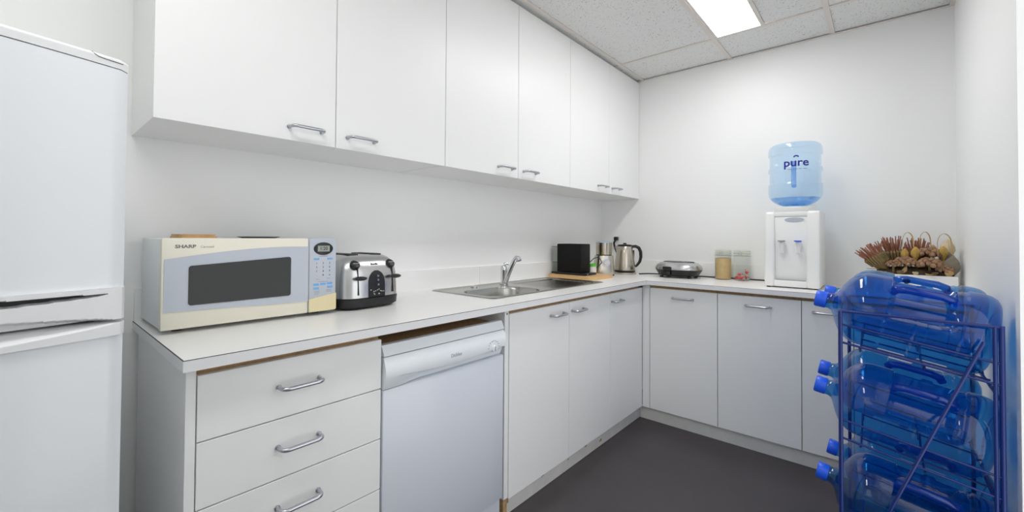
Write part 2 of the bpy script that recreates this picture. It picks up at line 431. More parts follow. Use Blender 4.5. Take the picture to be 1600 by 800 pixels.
# kickboards
t = thing('kickboard', 'chipped white kickboard under the sink units', 'kickboard', (0.53, 2.1, 0), group='kickboards')
B(0.527, 0.5355, 1.43, 2.861, 0, DZ0 - .002).build('board', 'kick', t, world=True)
B(0.5345, 0.5365, 1.432, 1.462, 0.045, DZ0 - .004).build('chip', 'board', t, world=True)
for (y, z, s) in ((1.72, .06, .012), (1.95, .05, .008), (2.13, .055, .012), (2.30, .03, .015)):
    MB().prism([(y - s, z - s * .5), (y + s, z - s * .4), (y + s * .7, z + s * .5), (y - s * .6, z + s * .3)], 'x', 0.535, 0.5358).build('chip', 'board', t, world=True)
tag(B(0.5365, 1.955, 2.8505, 2.859, 0, DZ0 - .002).build('kickboard', 'kick', loc=(1.2, 2.855, 0), world=True), 'clean white kickboard under the units on the back wall', 'kickboard', 'kickboards')

# ------------------------------------------------------------------ worktop
t = thing('worktop', 'white laminate L-shaped worktop running round the corner', 'worktop', (0.3, 1.8, CT0))
SX0, SX1, SY0, SY1 = 0.055, 0.468, 1.432, 2.485
hx0, hx1, hy0, hy1 = SX0 + .014, SX1 - .014, SY0 + .014, SY1 - .014
wt = MB().box(0, 0.5985, 0.25, hy0, CT0, CT1).box(hx1, 0.5985, hy0, hy1, CT0, CT1).box(0, hx0, hy0, hy1, CT0, CT1)
wt.box(0, 0.5985, hy1, YB, CT0, CT1).box(0.5985, XR, 2.788, YB, CT0, CT1)
wt.build('slab', 'lamtop', t, world=True)
B(0.5987, 0.601, 0.248, 2.7865, CT0, CT1 - .0012).build('edge_strip', 'edge', t, world=True)
B(0.601, XR, 2.7855, 2.7878, CT0, CT1 - .0012).build('edge_strip', 'edge', t, world=True)
B(0.0, 0.5985, 0.2478, 0.2498, CT0, CT1 - .0012).build('edge_strip', 'edge', t, world=True)
for (a0, a1, b0, b1) in ((.5987, .6012, .248, 2.7865), (.6012, XR, 2.7852, 2.7878), (0.0, .5985, .2476, .2498)):
    B(a0, a1, b0, b1, CT1 - .00118, CT1 - .0001).build('edge_seam', 'gasket', t, world=True)
t = thing('upstand', 'low white upstand strip along the wall behind the sink', 'upstand', (0.006, 1.8, CT1))
B(0, 0.012, 0.25, 1.853, CT1, 1.0).build('strip', 'wall', t, world=True)
B(0, 0.012, 1.855, YB, CT1, 1.0).build('strip', 'wall', t, world=True)
tag(B(0.0125, XR, YB - .012, YB, CT1, 1.0).build('upstand', 'wall', loc=(1, YB, CT1), world=True), 'low white upstand strip along the wall behind the kettle and jars', 'upstand')

# ------------------------------------------------------------------ fridge
FR = thing('fridge', 'white two-door fridge freezer with recessed grip strips', 'fridge', (0.617, 0.145, 0), math.radians(9))
FW = 0.60
def bow(y): return 0.022 * (1 - ((y + FW / 2) / (FW / 2)) ** 2)
def door_slab(name, z0, z1, disp, material, thick=0.055, ny=40, nz=16, r=0.012):
    mb = MB()
    def fun(u, v):
        y = -FW * (1 - u); z = z0 + (z1 - z0) * v
        e = min(-y, y + FW); x = bow(y) + disp(y, z)
        if e < r: x -= r - math.sqrt(max(0, r * r - (r - e) ** 2))
        return (x, y, z)
    mb.grid(fun, ny, nz)
    n = len(mb.v)
    mb.grid(lambda u, v: (-thick, -FW * (1 - u), z0 + (z1 - z0) * v), 1, 1)
    q = lambda i, j: i * (nz + 1) + j
    bl, tl, br, tr_ = n, n + 1, n + 2, n + 3
    mb.f.append(tuple([q(i, 0) for i in range(ny + 1)] + [br, bl]))
    mb.f.append(tuple([q(i, nz) for i in range(ny, -1, -1)] + [tl, tr_]))
    mb.f.append(tuple([q(0, j) for j in range(nz, -1, -1)] + [bl, tl]))
    mb.f.append(tuple([q(ny, j) for j in range(nz + 1)] + [tr_, br]))
    return mb.build(name, material, FR, True)
B(-0.60, -0.06, -FW + .004, -.004, 0.03, 1.490, bevel=0.004).build('cabinet', 'fridge', FR, True)
B(-0.60, -0.10, -FW + .01, -.01, 0.0, 0.03).build('base', 'gasket', FR)
B(-0.06, -0.05, -FW + .012, -.012, 0.05, 1.49).build('gasket', 'gasket', FR)
door_slab('freezer_door', 1.0695, 1.4895, lambda y, z: 0.0, 'fridge', 0.048)
door_slab('fridge_door', 0.05, 0.9785, lambda y, z: 0.0, 'fridge', 0.048)
# top cap strip of the freezer door with its hinge cover
cap_o = door_slab('top_strip', 1.4910, 1.513, lambda y, z: 0.001 - 0.012 * max(0, (z - 1.505) / 0.008) ** 2, 'fridgeplastic', 0.05, nz=12)
MB().tube([(bow(y) + dx, y, z) for (y, z, dx) in ((-.060, 1.5105, -.0045), (-.057, 1.506, .001), (-.051, 1.503, .0012), (-.04, 1.5022, .0012), (-.02, 1.5018, .0012), (-.012, 1.5016, .0010))], .0007, 6).build('hinge_cover_seam', 'gasket', cap_o, True)
# grip strips between the doors
def lens(y, y0, y1):     # opening half-width profile, zero at y1 (right), growing leftwards
    t_ = (y1 - y) / (y1 - y0); return 0 if t_ <= 0 else min(1, t_) ** 0.6
def grip_up(y, z):
    e = 0.006
    hw = 0.0085 * lens(y, -0.3, -0.030); zc = 1.0585 - 0.004 * lens(y, -0.3, -.03)
    if hw > 0.0005 and abs(z - zc) < hw: e -= 0.028
    lo = 1.0085 + 0.025 * lens(y, -0.3, -0.025)
    if z < lo: e -= 0.034 * min(1, (lo - z) / 0.007)
    return e
def grip_lo(y, z):
    e = 0.006; hi = 1.0035 - 0.020 * lens(y, -0.3, -0.02)
    if z > hi: e -= 0.030 * min(1, (z - hi) / 0.020)
    return e
gu = door_slab('upper_grip', 1.0080, 1.0692, grip_up, 'fridgeplastic', 0.045, ny=80, nz=40)
gi = MB()
gi.grid(lambda u, v: (bow(-.032 - .268 * u) - 0.0205, -.032 - .268 * u, 1.0585 - 0.004 * lens(-.032 - .268 * u, -.3, -.03) + (v - .5) * 2 * 0.0080 * lens(-.032 - .268 * u, -.3, -.03)), 30, 2)
gi.build('grip_slot', 'gasket', gu, True)
door_slab('lower_grip', 0.979, 1.0030, grip_lo, 'fridgeplastic', 0.045, ny=60, nz=24)

# ------------------------------------------------------------------ dishwasher
DW = thing('dishwasher', 'white freestanding dishwasher with curved grip, between drawers and sink unit', 'dishwasher', (0.28, 1.09, 0))
Y0, Y1 = 0.7915, 1.3835
B(0.03, 0.548, Y0 + .002, Y1 - .002, 0.02, 0.812).build('body', 'dw', DW, world=True)
for yy in (Y0 + .05, Y1 - .05):
    for xx in (.08, .48): MB().tube([(xx, yy, 0), (xx, yy, .02)], .015, 12).build('foot', 'gasket', DW, world=True)
B(0.03, 0.535, Y0 + .002, Y1 - .002, 0.8125, 0.818).build('shade_top_board', 'board', DW, world=True)  # brown board colour stands in for the dark shade under the worktop
MB().prism([(.5485, .797), (.571, .797), (.571, .800), (.556, .829), (.536, .829), (.536, .8185), (.5485, .8185)], 'y', Y0, Y1).build('top_rail', 'dwplastic', DW, world=True)
def ctrl(u, v):
    y = Y0 + (Y1 - Y0) * u; z = 0.694 + (0.7935 - 0.694) * v
    x = 0.566 + 0.016 * math.sin(PI * min(1, v * 1.0) * 0.9 + 0.15)
    arc = 0.694 + 0.037 - 0.014 * math.sin(PI * min(1, max(0, (u - .1) / .85)))
    if z < arc: x -= 0.019 * sm(0, 0.003, arc - z) * sm(.06, .30, u)
    return (x, y, z)
mb = MB().grid(ctrl, 90, 72)
nb = len(mb.v); q = lambda i, j: i * 73 + j
mb.v += [(0.549, Y0, .694), (0.549, Y0, .7935), (0.549, Y1, .694), (0.549, Y1, .7935)]
mb.f.append(tuple([q(i, 0) for i in range(91)] + [nb + 2, nb])); mb.f.append(tuple([q(i, 72) for i in range(90, -1, -1)] + [nb + 1, nb + 3]))
mb.f.append(tuple([q(0, j) for j in range(72, -1, -1)] + [nb, nb + 1])); mb.f.append(tuple([q(90, j) for j in range(73)] + [nb + 3, nb + 2]))
cp = mb.build('control_panel', 'dwplastic', DW, True, world=True)
MB().box(0.549, 0.568, Y0, Y1, 0.112, 0.692, bevel=0.004).build('door', 'dw', DW, True, world=True)
B(0.53, 0.556, Y0 + .004, Y1 - .004, 0.02, 0.109, bevel=0.002).build('kick_panel', 'dw', DW, True, world=True)
kn = MB().tube([(0.578, 1.305, .733), (0.590, 1.305, .732)], [0.014, 0.0125], 24)
ko = kn.build('dial', 'dwplastic', cp, True, world=True)
B(0.5895, 0.592, 1.3037, 1.3063, .723, .742).build('dial_mark', 'greyp', cp, world=True)
for k in range(9):
    a = PI * (0.95 - 0.9 * k / 8)
    MB().box(0.5815, 0.5825, 1.305 + .032 * math.cos(a) - .002, 1.305 + .032 * math.cos(a) + .002, .733 + .030 * math.sin(a) - .0015, .733 + .030 * math.sin(a) + .0015).build('dial_print', 'paleink', cp, world=True)
text('brand_print', 'Dishlex', 0.018, 'paleink', cp, Matrix.Translation(-DW.location) @ facing_x(0.5823, 1.098, 0.748))

# ------------------------------------------------------------------ microwave
MW = thing('microwave', 'cream and blue-grey microwave oven with black window', 'microwave', (0.16, 0.52, CT1))
mz0, mz1, my0, my1, mys = 0.912, 1.162, 0.263, 0.777, 0.676
B(0.022, 0.272, my0 + .003, my1 - .003, mz0, mz1 - .002, bevel=0.003).build('case', 'mwcase', MW, True, world=True)
for yy in (my0 + .05, my1 - .05):
    for xx in (.06, .24): MB().tube([(xx, yy, CT1), (xx, yy, mz0)], .014, 12).build('foot', 'black', MW, world=True)
dr = B(0.273, 0.298, my0, mys - .001, mz0, mz1, bevel=0.004).build('door', 'cream', MW, True, world=True)
top = []
for k in range(25):
    t_ = k / 24; y = my0 + .006 + (mys - .008 - my0) * t_
    top.append((y, 1.104 + 0.031 * math.sin(min(1, t_ * 1.15) * PI / 2)))
poly = [(my0 + .006, .962), (mys - .002, .951)] + list(reversed(top))
MB().prism(poly, 'x', 0.2982, 0.3002).build('door_inset', 'bluegrey', dr, world=True)
wz = []
def rr(y0, y1, z0l, z0r, z1l, z1r, r, n=6):
    P = []
    for (cy, cz, a0) in ((y1 - r, z0r + r, -PI / 2), (y1 - r, z1r - r, 0), (y0 + r, z1l - r, PI / 2), (y0 + r, z0l + r, PI)):
        for k in range(n + 1):
            a = a0 + PI / 2 * k / n; P.append((cy + r * math.cos(a), cz + r * math.sin(a)))
    return P
MB().prism(rr(0.326, 0.614, .975, .977, 1.085, 1.102, .008), 'x', 0.3003, 0.3018).build('window', 'black_glass', dr, world=True)
cpn = B(0.273, 0.300, mys + .0005, my1, mz0, mz1, bevel=0.005).build('control_panel', 'bluegrey', MW, True, world=True)
MB().prism([(mys + .001, mz0 + .002), (my1 - .004, mz0 + .002), (my1 - .0005, mz0 + .006), (my1 - .0005, .972), (mys + .001, .957)], 'x', 0.2995, 0.3015).build('panel_base', 'yellowed', cpn, world=True)
cy = 0.727
MB().lathe([(0.035, 0), (0.035, .002), (.0335, .003)], 32, sy=1.0).xf(Matrix(((0, 0, 1, .3), (1, 0, 0, cy), (0, 0.62, 0, 1.127), (0, 0, 0, 1)))).build('display_bezel', 'black', cpn, True, world=True)
B(.3028, .3036, cy - .022, cy + .022, 1.117, 1.137).build('display', 'lcd', cpn, world=True)
def tx(name, s, size, material, par, x, y, z, bold=0.0, root=MW):
    o = text(name, s, size, material, par, facing_x(x, y, z), bold); o.data.transform(Matrix.Translation(-root.location)); return o
tx('display_digits', '1:20', 0.017, 'black', cpn, .3038, cy, 1.127)
for k, yy in enumerate((cy - .025, cy + .025)):
    B(.3001, .3008, yy - .010, yy + .010, 1.089, 1.095, bevel=.0003, seg=1).build('key', 'keyblue', cpn, world=True)
for r_ in range(4):
    for c_ in range(3):
        s_ = [['1', '2', '3'], ['4', '5', '6'], ['7', '8', '9'], ['.', '0', 'x']][r_][c_]
        tx('key_digit', s_, .009, 'ink', cpn, .3006, cy + (c_ - 1) * .024, 1.077 - .0135 * r_)
for (dy, z) in ((-.025, 1.005), (0, 1.006), (.025, 1.007), (-.025, .992), (.026, .995)):
    B(.3001, .3008, cy + dy - .010, cy + dy + .010, z - .0035, z + .0035, bevel=.0003, seg=1).build('key', 'keyblue', cpn, world=True)
for (dy, z, w_) in ((0, 1.1005, .026), (-.02, 1.023, .010), (.02, 1.024, .010), (0, 1.0145, .030), (-.022, .982, .016), (.022, .984, .016), (-.022, .977, .016), (.022, .979, .016), (-.024, .972, .012)):
    B(.3001, .3006, cy + dy - w_ / 2 * 1.2, cy + dy + w_ / 2 * 1.2, z - .0007, z + .0007).build('key_print', 'paleink', cpn, world=True)
text('brand_print', 'SHARP', .0125, 'ink', dr, Matrix.Translation(-MW.location) @ facing_x(.2981, .3185, 1.1385) @ Matrix.Diagonal((1.35, 1, 1, 1)), .0004)
tx('brand_print', 'Carousel', .0095, 'paleink', dr, .2981, .372, 1.1375)

# things on the microwave
t = tag(MB().prism(rr(0.06, 0.20, 0.328, 0.328, 0.428, 0.428, .012), 'z', 1.1605, 1.1665).build('coaster', 'wood', loc=(0.13, 0.32, 1.1605), world=True), 'pale wooden coaster on top of the microwave, lower of the two', 'coaster', 'wooden coasters')
t = tag(MB().prism(rr(0.065, 0.195, 0.330, 0.330, 0.424, 0.424, .012), 'z', 1.1668, 1.1730).build('coaster', 'wood', loc=(0.13, 0.32, 1.1668), world=True), 'pale wooden coaster on top of the microwave, upper of the two', 'coaster', 'wooden coasters')
tag(MB().lathe([(.050, 0), (.068, .0045), (.066, .006), (.049, .002)], 36, (0, 0, 0)).build('saucer', 'darkgrey', smooth=True, loc=(.13, .575, 1.1605)), 'thin dark grey dish lying on top of the microwave', 'dish')

# ------------------------------------------------------------------ toaster
TS = thing('toaster', 'polished steel four-slice toaster with black base, beside the microwave', 'toaster', (0.172, 0.928, CT1), math.radians(4))
def sup(a, b, z, n=56, p=4.2):
    P = []
    for k in range(n):
        t_ = 2 * PI * k / n; c, s_ = math.cos(t_), math.sin(t_)
        P.append((a * math.copysign(abs(c) ** (2 / p), c), b * math.copysign(abs(s_) ** (2 / p), s_), z))
    return P
def loft(rings):
    n = len(rings[0]); v = [p for r_ in rings for p in r_]; f = []
    for i in range(len(rings) - 1):
        for j in range(n): f.append((i * n + j, i * n + (j + 1) % n, (i + 1) * n + (j + 1) % n, (i + 1) * n + j))
    f.append(tuple(range(n - 1, -1, -1))); f.append(tuple((len(rings) - 1) * n + j for j in range(n)))
    return MB().add(v, f)
TA, TB = 0.138, 0.140
loft([sup(TA - .012, TB - .012, .004), sup(TA, TB, .012), sup(TA + .002, TB + .002, .040), sup(TA - .002, TB - .002, .043)]).build('base', 'black', TS, True)
rg = [sup(TA, TB, .0435)]
for (z, d_) in ((.09, .001), (.13, .004), (.155, .010), (.175, .020), (.188, .034), (.196, .052), (.199, .07)):
    rg.append(sup(TA - d_, TB - d_ * .8, z))
body = loft(rg).build('body', 'steel', TS, True)
for yy in (-.055, .055):
    MB().box(-.068, .068, yy - .024, yy + .024, .1975, .2025, bevel=.002).build('slot_bezel', 'black', body, True)
    for dy in (-.011, .011):
        B(-.062, .062, yy + dy - .006, yy + dy + .006, .2026, .2032).build('slot', 'gasket', body)
def tfront(z):       # front face x at a height
    d_ = 0
    for (a, b) in (((.0435, 0), (.09, .001)), ((.09, .001), (.13, .004)), ((.13, .004), (.155, .010)), ((.155, .010), (.175, .020)), ((.175, .020), (.188, .034))):
        if a[0] <= z <= b[0]: d_ = a[1] + (b[1] - a[1]) * (z - a[0]) / (b[0] - a[0])
    return TA - d_
for yy in (-.078, .084):
    MB().prism([(tfront(.055) + .0006, .055), (tfront(.150) + .0006, .150), (tfront(.150) - .004, .150), (tfront(.055) - .004, .055)], 'y', yy - .0022, yy + .0022).build('lever_slot', 'black', TS)
    lv = MB().ball((0, 0, 0), 1, 16, 10).xf(Matrix.Translation((TA + .012, yy, .117)) @ Matrix.Diagonal((.017, .026, .008, 1)))
    lo = lv.build('lever', 'black', TS, True)
for yy in (-.085, .080):
    nrm = Vector((.72, 0, .69)).normalized()
    c = Vector((tfront(.168) + .001, yy, .166))
    dm = MB().tube([c - nrm * .006, c + nrm * .004, c + nrm * .006], [.019, .018, .015], 28).build('dial', 'black', TS, True)
    q_ = c + nrm * .0065
    MB().tube([q_ + Vector((0, -.012, 0)), q_ + Vector((0, .012, 0))], .0022, 6).build('dial_grip', 'greyp', dm)
# arched dark panel following the front
ap = MB(); rows = 14; left, right = [], []
for k in range(rows + 1):
    z = .044 + (.142 - .044) * k / rows
    hwid = .038 if z < .095 else .038 * math.sqrt(max(0.0, 1 - ((z - .095) / .048) ** 2))
    left.append((tfront(z) + .0022, -hwid + .004, z)); right.append((tfront(z) + .0022, hwid + .004, z))
ap.add(left + right, [(k, rows + 1 + k, rows + 2 + k, k + 1) for k in range(rows)])
ap.add([(p[0] - .004, p[1], p[2]) for p in left] + left, [(k, k + 1, rows + 2 + k, rows + 1 + k) for k in range(rows)])
ap.add([(p[0] - .004, p[1], p[2]) for p in right] + right, [(k, k + 1, rows + 2 + k, rows + 1 + k) for k in range(rows)])
po = ap.build('button_panel', 'black', TS)
for z in (.121, .106, .089):
    MB().tube([(tfront(z) + .001, .008, z), (tfront(z) + .006, .008, z)], .0042, 14).build('button', 'satin', po, True)
rnd = random.Random(3)
for k in range(14):
    a = rnd.uniform(-.030, .030); z = rnd.uniform(.052, .074)
    B(TA + .002, TA + .0034, .004 + a - .0022, .004 + a + .0022, z - .001, z + .001).build('panel_print', 'whitewrap', po)
text('brand_print', 'Breville', .011, 'gasket', TS, Matrix.Translation((tfront(.166) + .0012, .002, .166)) @ Matrix.Rotation(-.42, 4, 'Y') @ facing_x(0, 0, 0), .0002)

# ------------------------------------------------------------------ sink and tap
SK = thing('sink', 'stainless steel inset sink with one bowl and a ribbed drainer', 'sink', (SX0, SY0, CT1))
LX, LY = SX1 - SX0, SY1 - SY0
def rbox(x, y, x0, x1, y0, y1, r):     # signed distance to a rounded rectangle
    cx, cy_ = (x0 + x1) / 2, (y0 + y1) / 2
    qx = abs(x - cx) - (x1 - x0) / 2 + r; qy = abs(y - cy_) - (y1 - y0) / 2 + r
    return math.hypot(max(qx, 0), max(qy, 0)) + min(max(qx, qy), 0) - r
def sinkz(x, y):
    e = rbox(x, y, 0, LX, 0, LY, .03)
    z = 0.0045 - .0035 * sm(-.010, 0, e)
    inn = rbox(x, y, .022, LX - .018, .022, LY - .022, .03)
    z -= .0035 * sm(.002, -.006, inn)
    bw = rbox(x, y, .135, LX - .028, .055, .46, .10)
    if bw < .004: z -= .150 * sm(.004, -.030, bw) + .004 * sm(-.03, -.15, bw)
    dr_ = rbox(x, y, .075, LX - .035, .56, LY - .05, .03)
    if dr_ < 0:
        z -= .006 * sm(0, -.010, dr_)
        z += .0030 * sm(0, -.03, dr_) * (0.5 + 0.5 * math.cos((x - .075) / .030 * 2 * PI))
    return z
mb = MB().grid(lambda u, v: (u * LX, v * LY, sinkz(u * LX, v * LY)), 84, 210)
# drop grid corners outside the rounded rim
mb.f = [f_ for f_ in mb.f if rbox(sum(mb.v[i][0] for i in f_) / 4, sum(mb.v[i][1] for i in f_) / 4, 0, LX, 0, LY, .03) < .001]
mb.build('basin', 'sink', SK, True)
MB().lathe([(.042, 0), (.042, .004), (.030, .0045), (.028, .001)], 28, (.26, .26, -.1535)).build('waste', 'chrome', SK, True)
MB().lathe([(.018, .0), (.018, .006), (.014, .0075)], 24, (.062, .26, .0012)).build('tap_hole_cover', 'chrome', SK, True)

TP = thing('mixer_tap', 'chrome mixer tap with angled spout behind the sink bowl', 'tap', (0.130, 1.928, 0.9017))
MB().lathe([(.024, 0), (.024, .005), (.018, .009), (.0175, .075), (.0185, .08), (.0185, .098), (.014, .106), (.006, .108)], 28).build('body', 'chrome', TP, True)
so = MB().tube([(.012, .0, .012), (.030, .0, .055), (.055, .0, .105), (.075, .002, .142), (.086, .003, .154), (.098, .004, .152)], [.014, .0135, .013, .013, .0135, .013], 18).build('spout', 'chrome', TP, True)
MB().tube([(.095, .004, .156), (.105, .004, .138)], [.0145, .0145], 18).build('aerator', 'satin', so, True)
MB().tube([(0, 0, .112), (.010, .012, .117), (.016, .022, .112)], [.010, .008, .006], 12).build('lever', 'chrome', TP, True)

# ------------------------------------------------------------------ corner group: tray, coffee machine, frother, kettle
tag(MB().prism(rr(0.03, 0.375, 2.51, 2.51, 2.83, 2.83, .045), 'z', CT1, CT1 + .020).build('serving_tray', 'bamboo', loc=(.2, 2.67, CT1), world=True), 'light bamboo board under the black coffee machine', 'board')
TZ = CT1 + .0202
CM = thing('coffee_machine', 'matt black capsule coffee machine on the bamboo board', 'coffee machine', (0.18, 2.64, TZ))
B(.070, .252, 2.585, 2.715, TZ + .016, 1.128, bevel=.006).build('body', 'blackm', CM, True, world=True)
B(.055, .292, 2.575, 2.725, TZ, TZ + .0158, bevel=.004).build('base', 'black', CM, True, world=True)
MB().tube([(.290, 2.60, TZ + .008), (.296, 2.60, TZ + .008)], .005, 12).build('indicator', 'satin', CM, True, world=True)
wtk = MB().box(.022, .068, 2.60, 2.70, TZ + .012, 1.105, bevel=.008).build('water_tank', 'glass', CM, True, world=True)
B(.020, .0695, 2.598, 2.702, 1.1055, 1.110, bevel=.001, seg=1).build('tank_lid', 'greyp', CM, world=True)
MB().tube([(.024, 2.599, 1.0), (.067, 2.599, 1.0)], .0012, 6).build('tank_line', 'black', wtk, world=True)
B(.020, .069, 2.598, 2.702, TZ + .001, TZ + .0115).build('tank_foot', 'black', CM, world=True)

GJ = thing('green_lidded_tub', 'small clear tub with bright green lid behind the coffee machine', 'tub', (.232, 2.772, TZ))
MB().lathe([(.027, 0), (.031, .004), (.031, .052), (.029, .053)], 24).build('tub', 'whitewrap', GJ, True)
MB().lathe([(.033, .0535), (.033, .068), (.029, .071)], 24).build('lid', 'green', GJ, True)

MB().tube([(.2525, 2.70, 1.00), (.275, 2.72, 1.03), (.29, 2.76, 1.04), (.285, 2.82, 1.0), (.20, 2.85, .93), (.13, 2.87, .9045), (.12, 3.05, .9045), (.11, 3.25, .9045)], .0028, 8).build('power_cord', 'black', CM, True, world=True)

MF = thing('milk_frother', 'steel milk frother jug on its round-dial base, between coffee machine and kettle', 'milk frother', (.232, 2.955, CT1), math.radians(-50))
loft([sup(.060, .064, .0, p=5), sup(.062, .066, .010, p=5)]).build('foot', 'black', MF, True)
loft([sup(.062, .066, .0105, p=5), sup(.063, .067, .03, p=5), sup(.060, .064, .10, p=4), sup(.058, .062, .140, p=3.4), sup(.054, .058, .144, p=3)]).build('base', 'warmsteel', MF, True)
MB().lathe([(.054, .1442), (.054, .149)], 36).build('collar', 'black', MF, True)
MB().lathe([(.054, .1495), (.055, .152), (.056, .232), (.057, .235)], 36).build('jug', 'warmsteel', MF, True)
MB().lathe([(.0565, .2352), (.0565, .243), (.050, .246), (.012, .247)], 36).build('lid', 'paleblue', MF, True)
dl = MB().tube([(.058, 0, .093), (.068, 0, .093)], .027, 30).build('dial_ring', 'satin', MF, True)
MB().tube([(.0682, 0, .093), (.078, 0, .093)], [.018, .0165], 30).build('dial', 'warmsteel', dl, True)

KT = thing('kettle', 'brushed steel electric kettle with black loop handle in the corner', 'kettle', (.296, 3.165, CT1))
MB().lathe([(.078, 0), (.080, .004), (.080, .014), (.074, .018)], 40).build('power_base', 'warmsteel', KT, True)
MB().lathe([(.072, .0185), (.074, .022), (.074, .030), (.072, .0305)], 40).build('base_ring', 'black', KT, True)
MB().lathe([(.073, .031), (.074, .036), (.071, .08), (.063, .15), (.054, .205), (.052, .208)], 44).build('body', 'warmsteel', KT, True)
MB().lathe([(.053, .2085), (.053, .215), (.047, .221), (.012, .224), (.012, .230), (.009, .233)], 36).build('lid', 'black', KT, True)
MB().tube([(-.050, 0, .185), (-.062, -.0, .198), (-.070, 0, .207)], [.016, .012, .008], 12).build('spout', 'warmsteel', KT, True)
hp = [(.048, 0, .207), (.075, 0, .210), (.098, 0, .198), (.110, 0, .170), (.112, 0, .130), (.104, 0, .095), (.085, 0, .068), (.073, 0, .058)]
MB().tube(hp, [.010, .0115, .012, .012, .011, .010, .009, .008], 12).xf(Matrix.Rotation(math.radians(25), 4, 'Z')).build('handle', 'black', KT, True)
B(.058, .0665, -.010, .010, .045, .18).xf(Matrix.Rotation(math.radians(25), 4, 'Z')).build('handle_strip', 'black', KT)

SO = thing('power_outlet', 'white wall socket with a black plug, above the kettle', 'power outlet', (.15, YB, 1.13))
B(.105, .195, YB - .008, YB - .0005, 1.08, 1.19, bevel=.002).build('plate', 'white', SO, True, world=True)
pg = B(.125, .155, YB - .045, YB - .0085, 1.15, 1.18, bevel=.007).build('plug', 'black', SO, True, world=True)
MB().tube([(.14, YB - .040, 1.152), (.128, YB - .042, 1.13), (.130, YB - .035, 1.105), (.140, YB - .03, 1.06), (.15, YB - .02, 1.02), (.15, YB - .02, .95)], [.0075, .0075, .007, .004, .004, .004], 10).build('plug_cord', 'black', pg, True, world=True)

MB().tube([(.383, 3.22, .9045), (.42, 3.30, .9045), (.47, 3.325, .9045), (.60, 3.345, .9045), (.80, 3.352, .9045), (1.0, 3.356, .9045), (1.15, 3.355, .9045), (1.185, 3.35, .9045)], .0042, 8).build('power_cord', 'black', KT, True, world=True)

# ------------------------------------------------------------------ sandwich press
SP = thing('sandwich_press', 'silver and black rounded sandwich press with oval lid window', 'sandwich press', (.663, 3.205, CT1))
for (a, b) in ((-.09, -.07), (.09, -.07), (-.09, .07), (.09, .07)):
    MB().tube([(a, b, 0), (a, b, .012)], .012, 10).build('foot', 'black', SP)
loft([sup(.105, .085, .012, p=3), sup(.122, .100, .020, p=3), sup(.140, .114, .052, p=3), sup(.142, .116, .056, p=3)]).build('lower_shell', 'black', SP, True)
ls = loft([sup(.142, .116, .0565, p=3), sup(.143, .117, .064, p=3), sup(.136, .110, .085, p=2.8), sup(.118, .093, .100, p=2.6), sup(.095, .072, .107, p=2.4)]).build('lid', 'steel', SP, True)
MB().lathe([(.1, 0), (.1, .002), (.093, .004)], 40, (0, 0, .107), sy=.70).build('lid_window', 'black', ls, True)
MB().lathe([(.080, 0), (.078, .002)], 40, (0, 0, .1112), sy=.62).build('window_pane', 'greyp', ls, True)
MB().tube([(.02, -.03, .1135), (.02, -.03, .1155)], .006, 12).build('indicator_light', 'red', ls, True)
B(-.064, -.012, -.130, -.112, .050, .078, bevel=.005).build('latch', 'black', SP, True)
B(-.06, -.016, -.124, -.10, .022, .049, bevel=.006).build('grip', 'black', SP, True)

# ------------------------------------------------------------------ jars
def jar(x, label):
    t = thing('storage_jar', label, 'jar', (x, 3.285, CT1), group='clip-top glass jars')
    MB().lathe([(.040, 0), (.047, .004), (.048, .012), (.048, .148), (.046, .157), (.043, .161), (.043, .168)], 36).build('glass', 'glass', t, True)
    MB().lathe([(.047, .1685), (.047, .175), (.045, .176)], 32).build('seal', 'clayring', t, True)
    l = MB().lathe([(.048, .1765), (.048, .188), (.046, .196), (.030, .200)], 36).build('lid', 'glass', t, True)
    MB().lathe([(.0485, .186), (.0485, .191)], 32).build('lid_rim', 'clayring', l, True)
    MB().tube([(.05 * math.cos(a), .05 * math.sin(a), .160) for a in [2 * PI * k / 28 for k in range(28)]], .0014, 6, closed=True).build('wire_clip', 'satin', t, True)
    MB().tube([(-.004, -.050, .160), (-.010, -.056, .178), (0, -.054, .192), (.010, -.056, .178), (.004, -.050, .160)], .0015, 6).build('wire_bail', 'satin', t, True)
    return t
j1 = jar(.9165, 'clip-top glass jar full of raw sugar, next to the sandwich press')
MB().lathe([(.040, .003), (.0455, .006), (.0462, .10), (.0462, .140), (.03, .144), (.005, .146)], 32).build('sugar', 'sugar', j1, True)
j2 = jar(1.026, 'clip-top glass jar with a few red sweets, next to the water dispenser')
rnd = random.Random(11)
for (a, b, z) in ((-.026, -.020, .016), (-.004, -.030, .019), (-.012, -.012, .040), (.012, -.026, .017), (.006, .010, .016), (.028, -.010, .055), (-.028, .012, .018), (.026, .018, .016)):
    c = tag(MB().ball((0, 0, 0), .0115, 10, 6, .8).add([(-.012, 0, 0), (-.021, -.006, .005), (-.021, .006, -.004), (.012, 0, 0), (.021, -.006, -.005), (.021, .006, .004)], [(0, 1, 2), (3, 4, 5)]).build('sweet', 'red', smooth=True, loc=(1.026 + a, 3.285 + b, CT1 + z)), 'red wrapped sweet inside the jar by the water dispenser', 'sweet', 'red sweets in the jar')
    c.rotation_euler = (rnd.uniform(-1, 1), rnd.uniform(-1, 1), rnd.uniform(0, 6))
for (a, b, z) in ((.018, -.034, .012), (.034, -.012, .014), (-.016, .026, .014)):
    c = tag(MB().ball((0, 0, 0), .010, 10, 6, .7).build('sweet', 'greyp', smooth=True, loc=(1.026 + a, 3.285 + b, CT1 + z)), 'grey wrapped sweet inside the jar by the water dispenser', 'sweet', 'grey sweets in the jar')

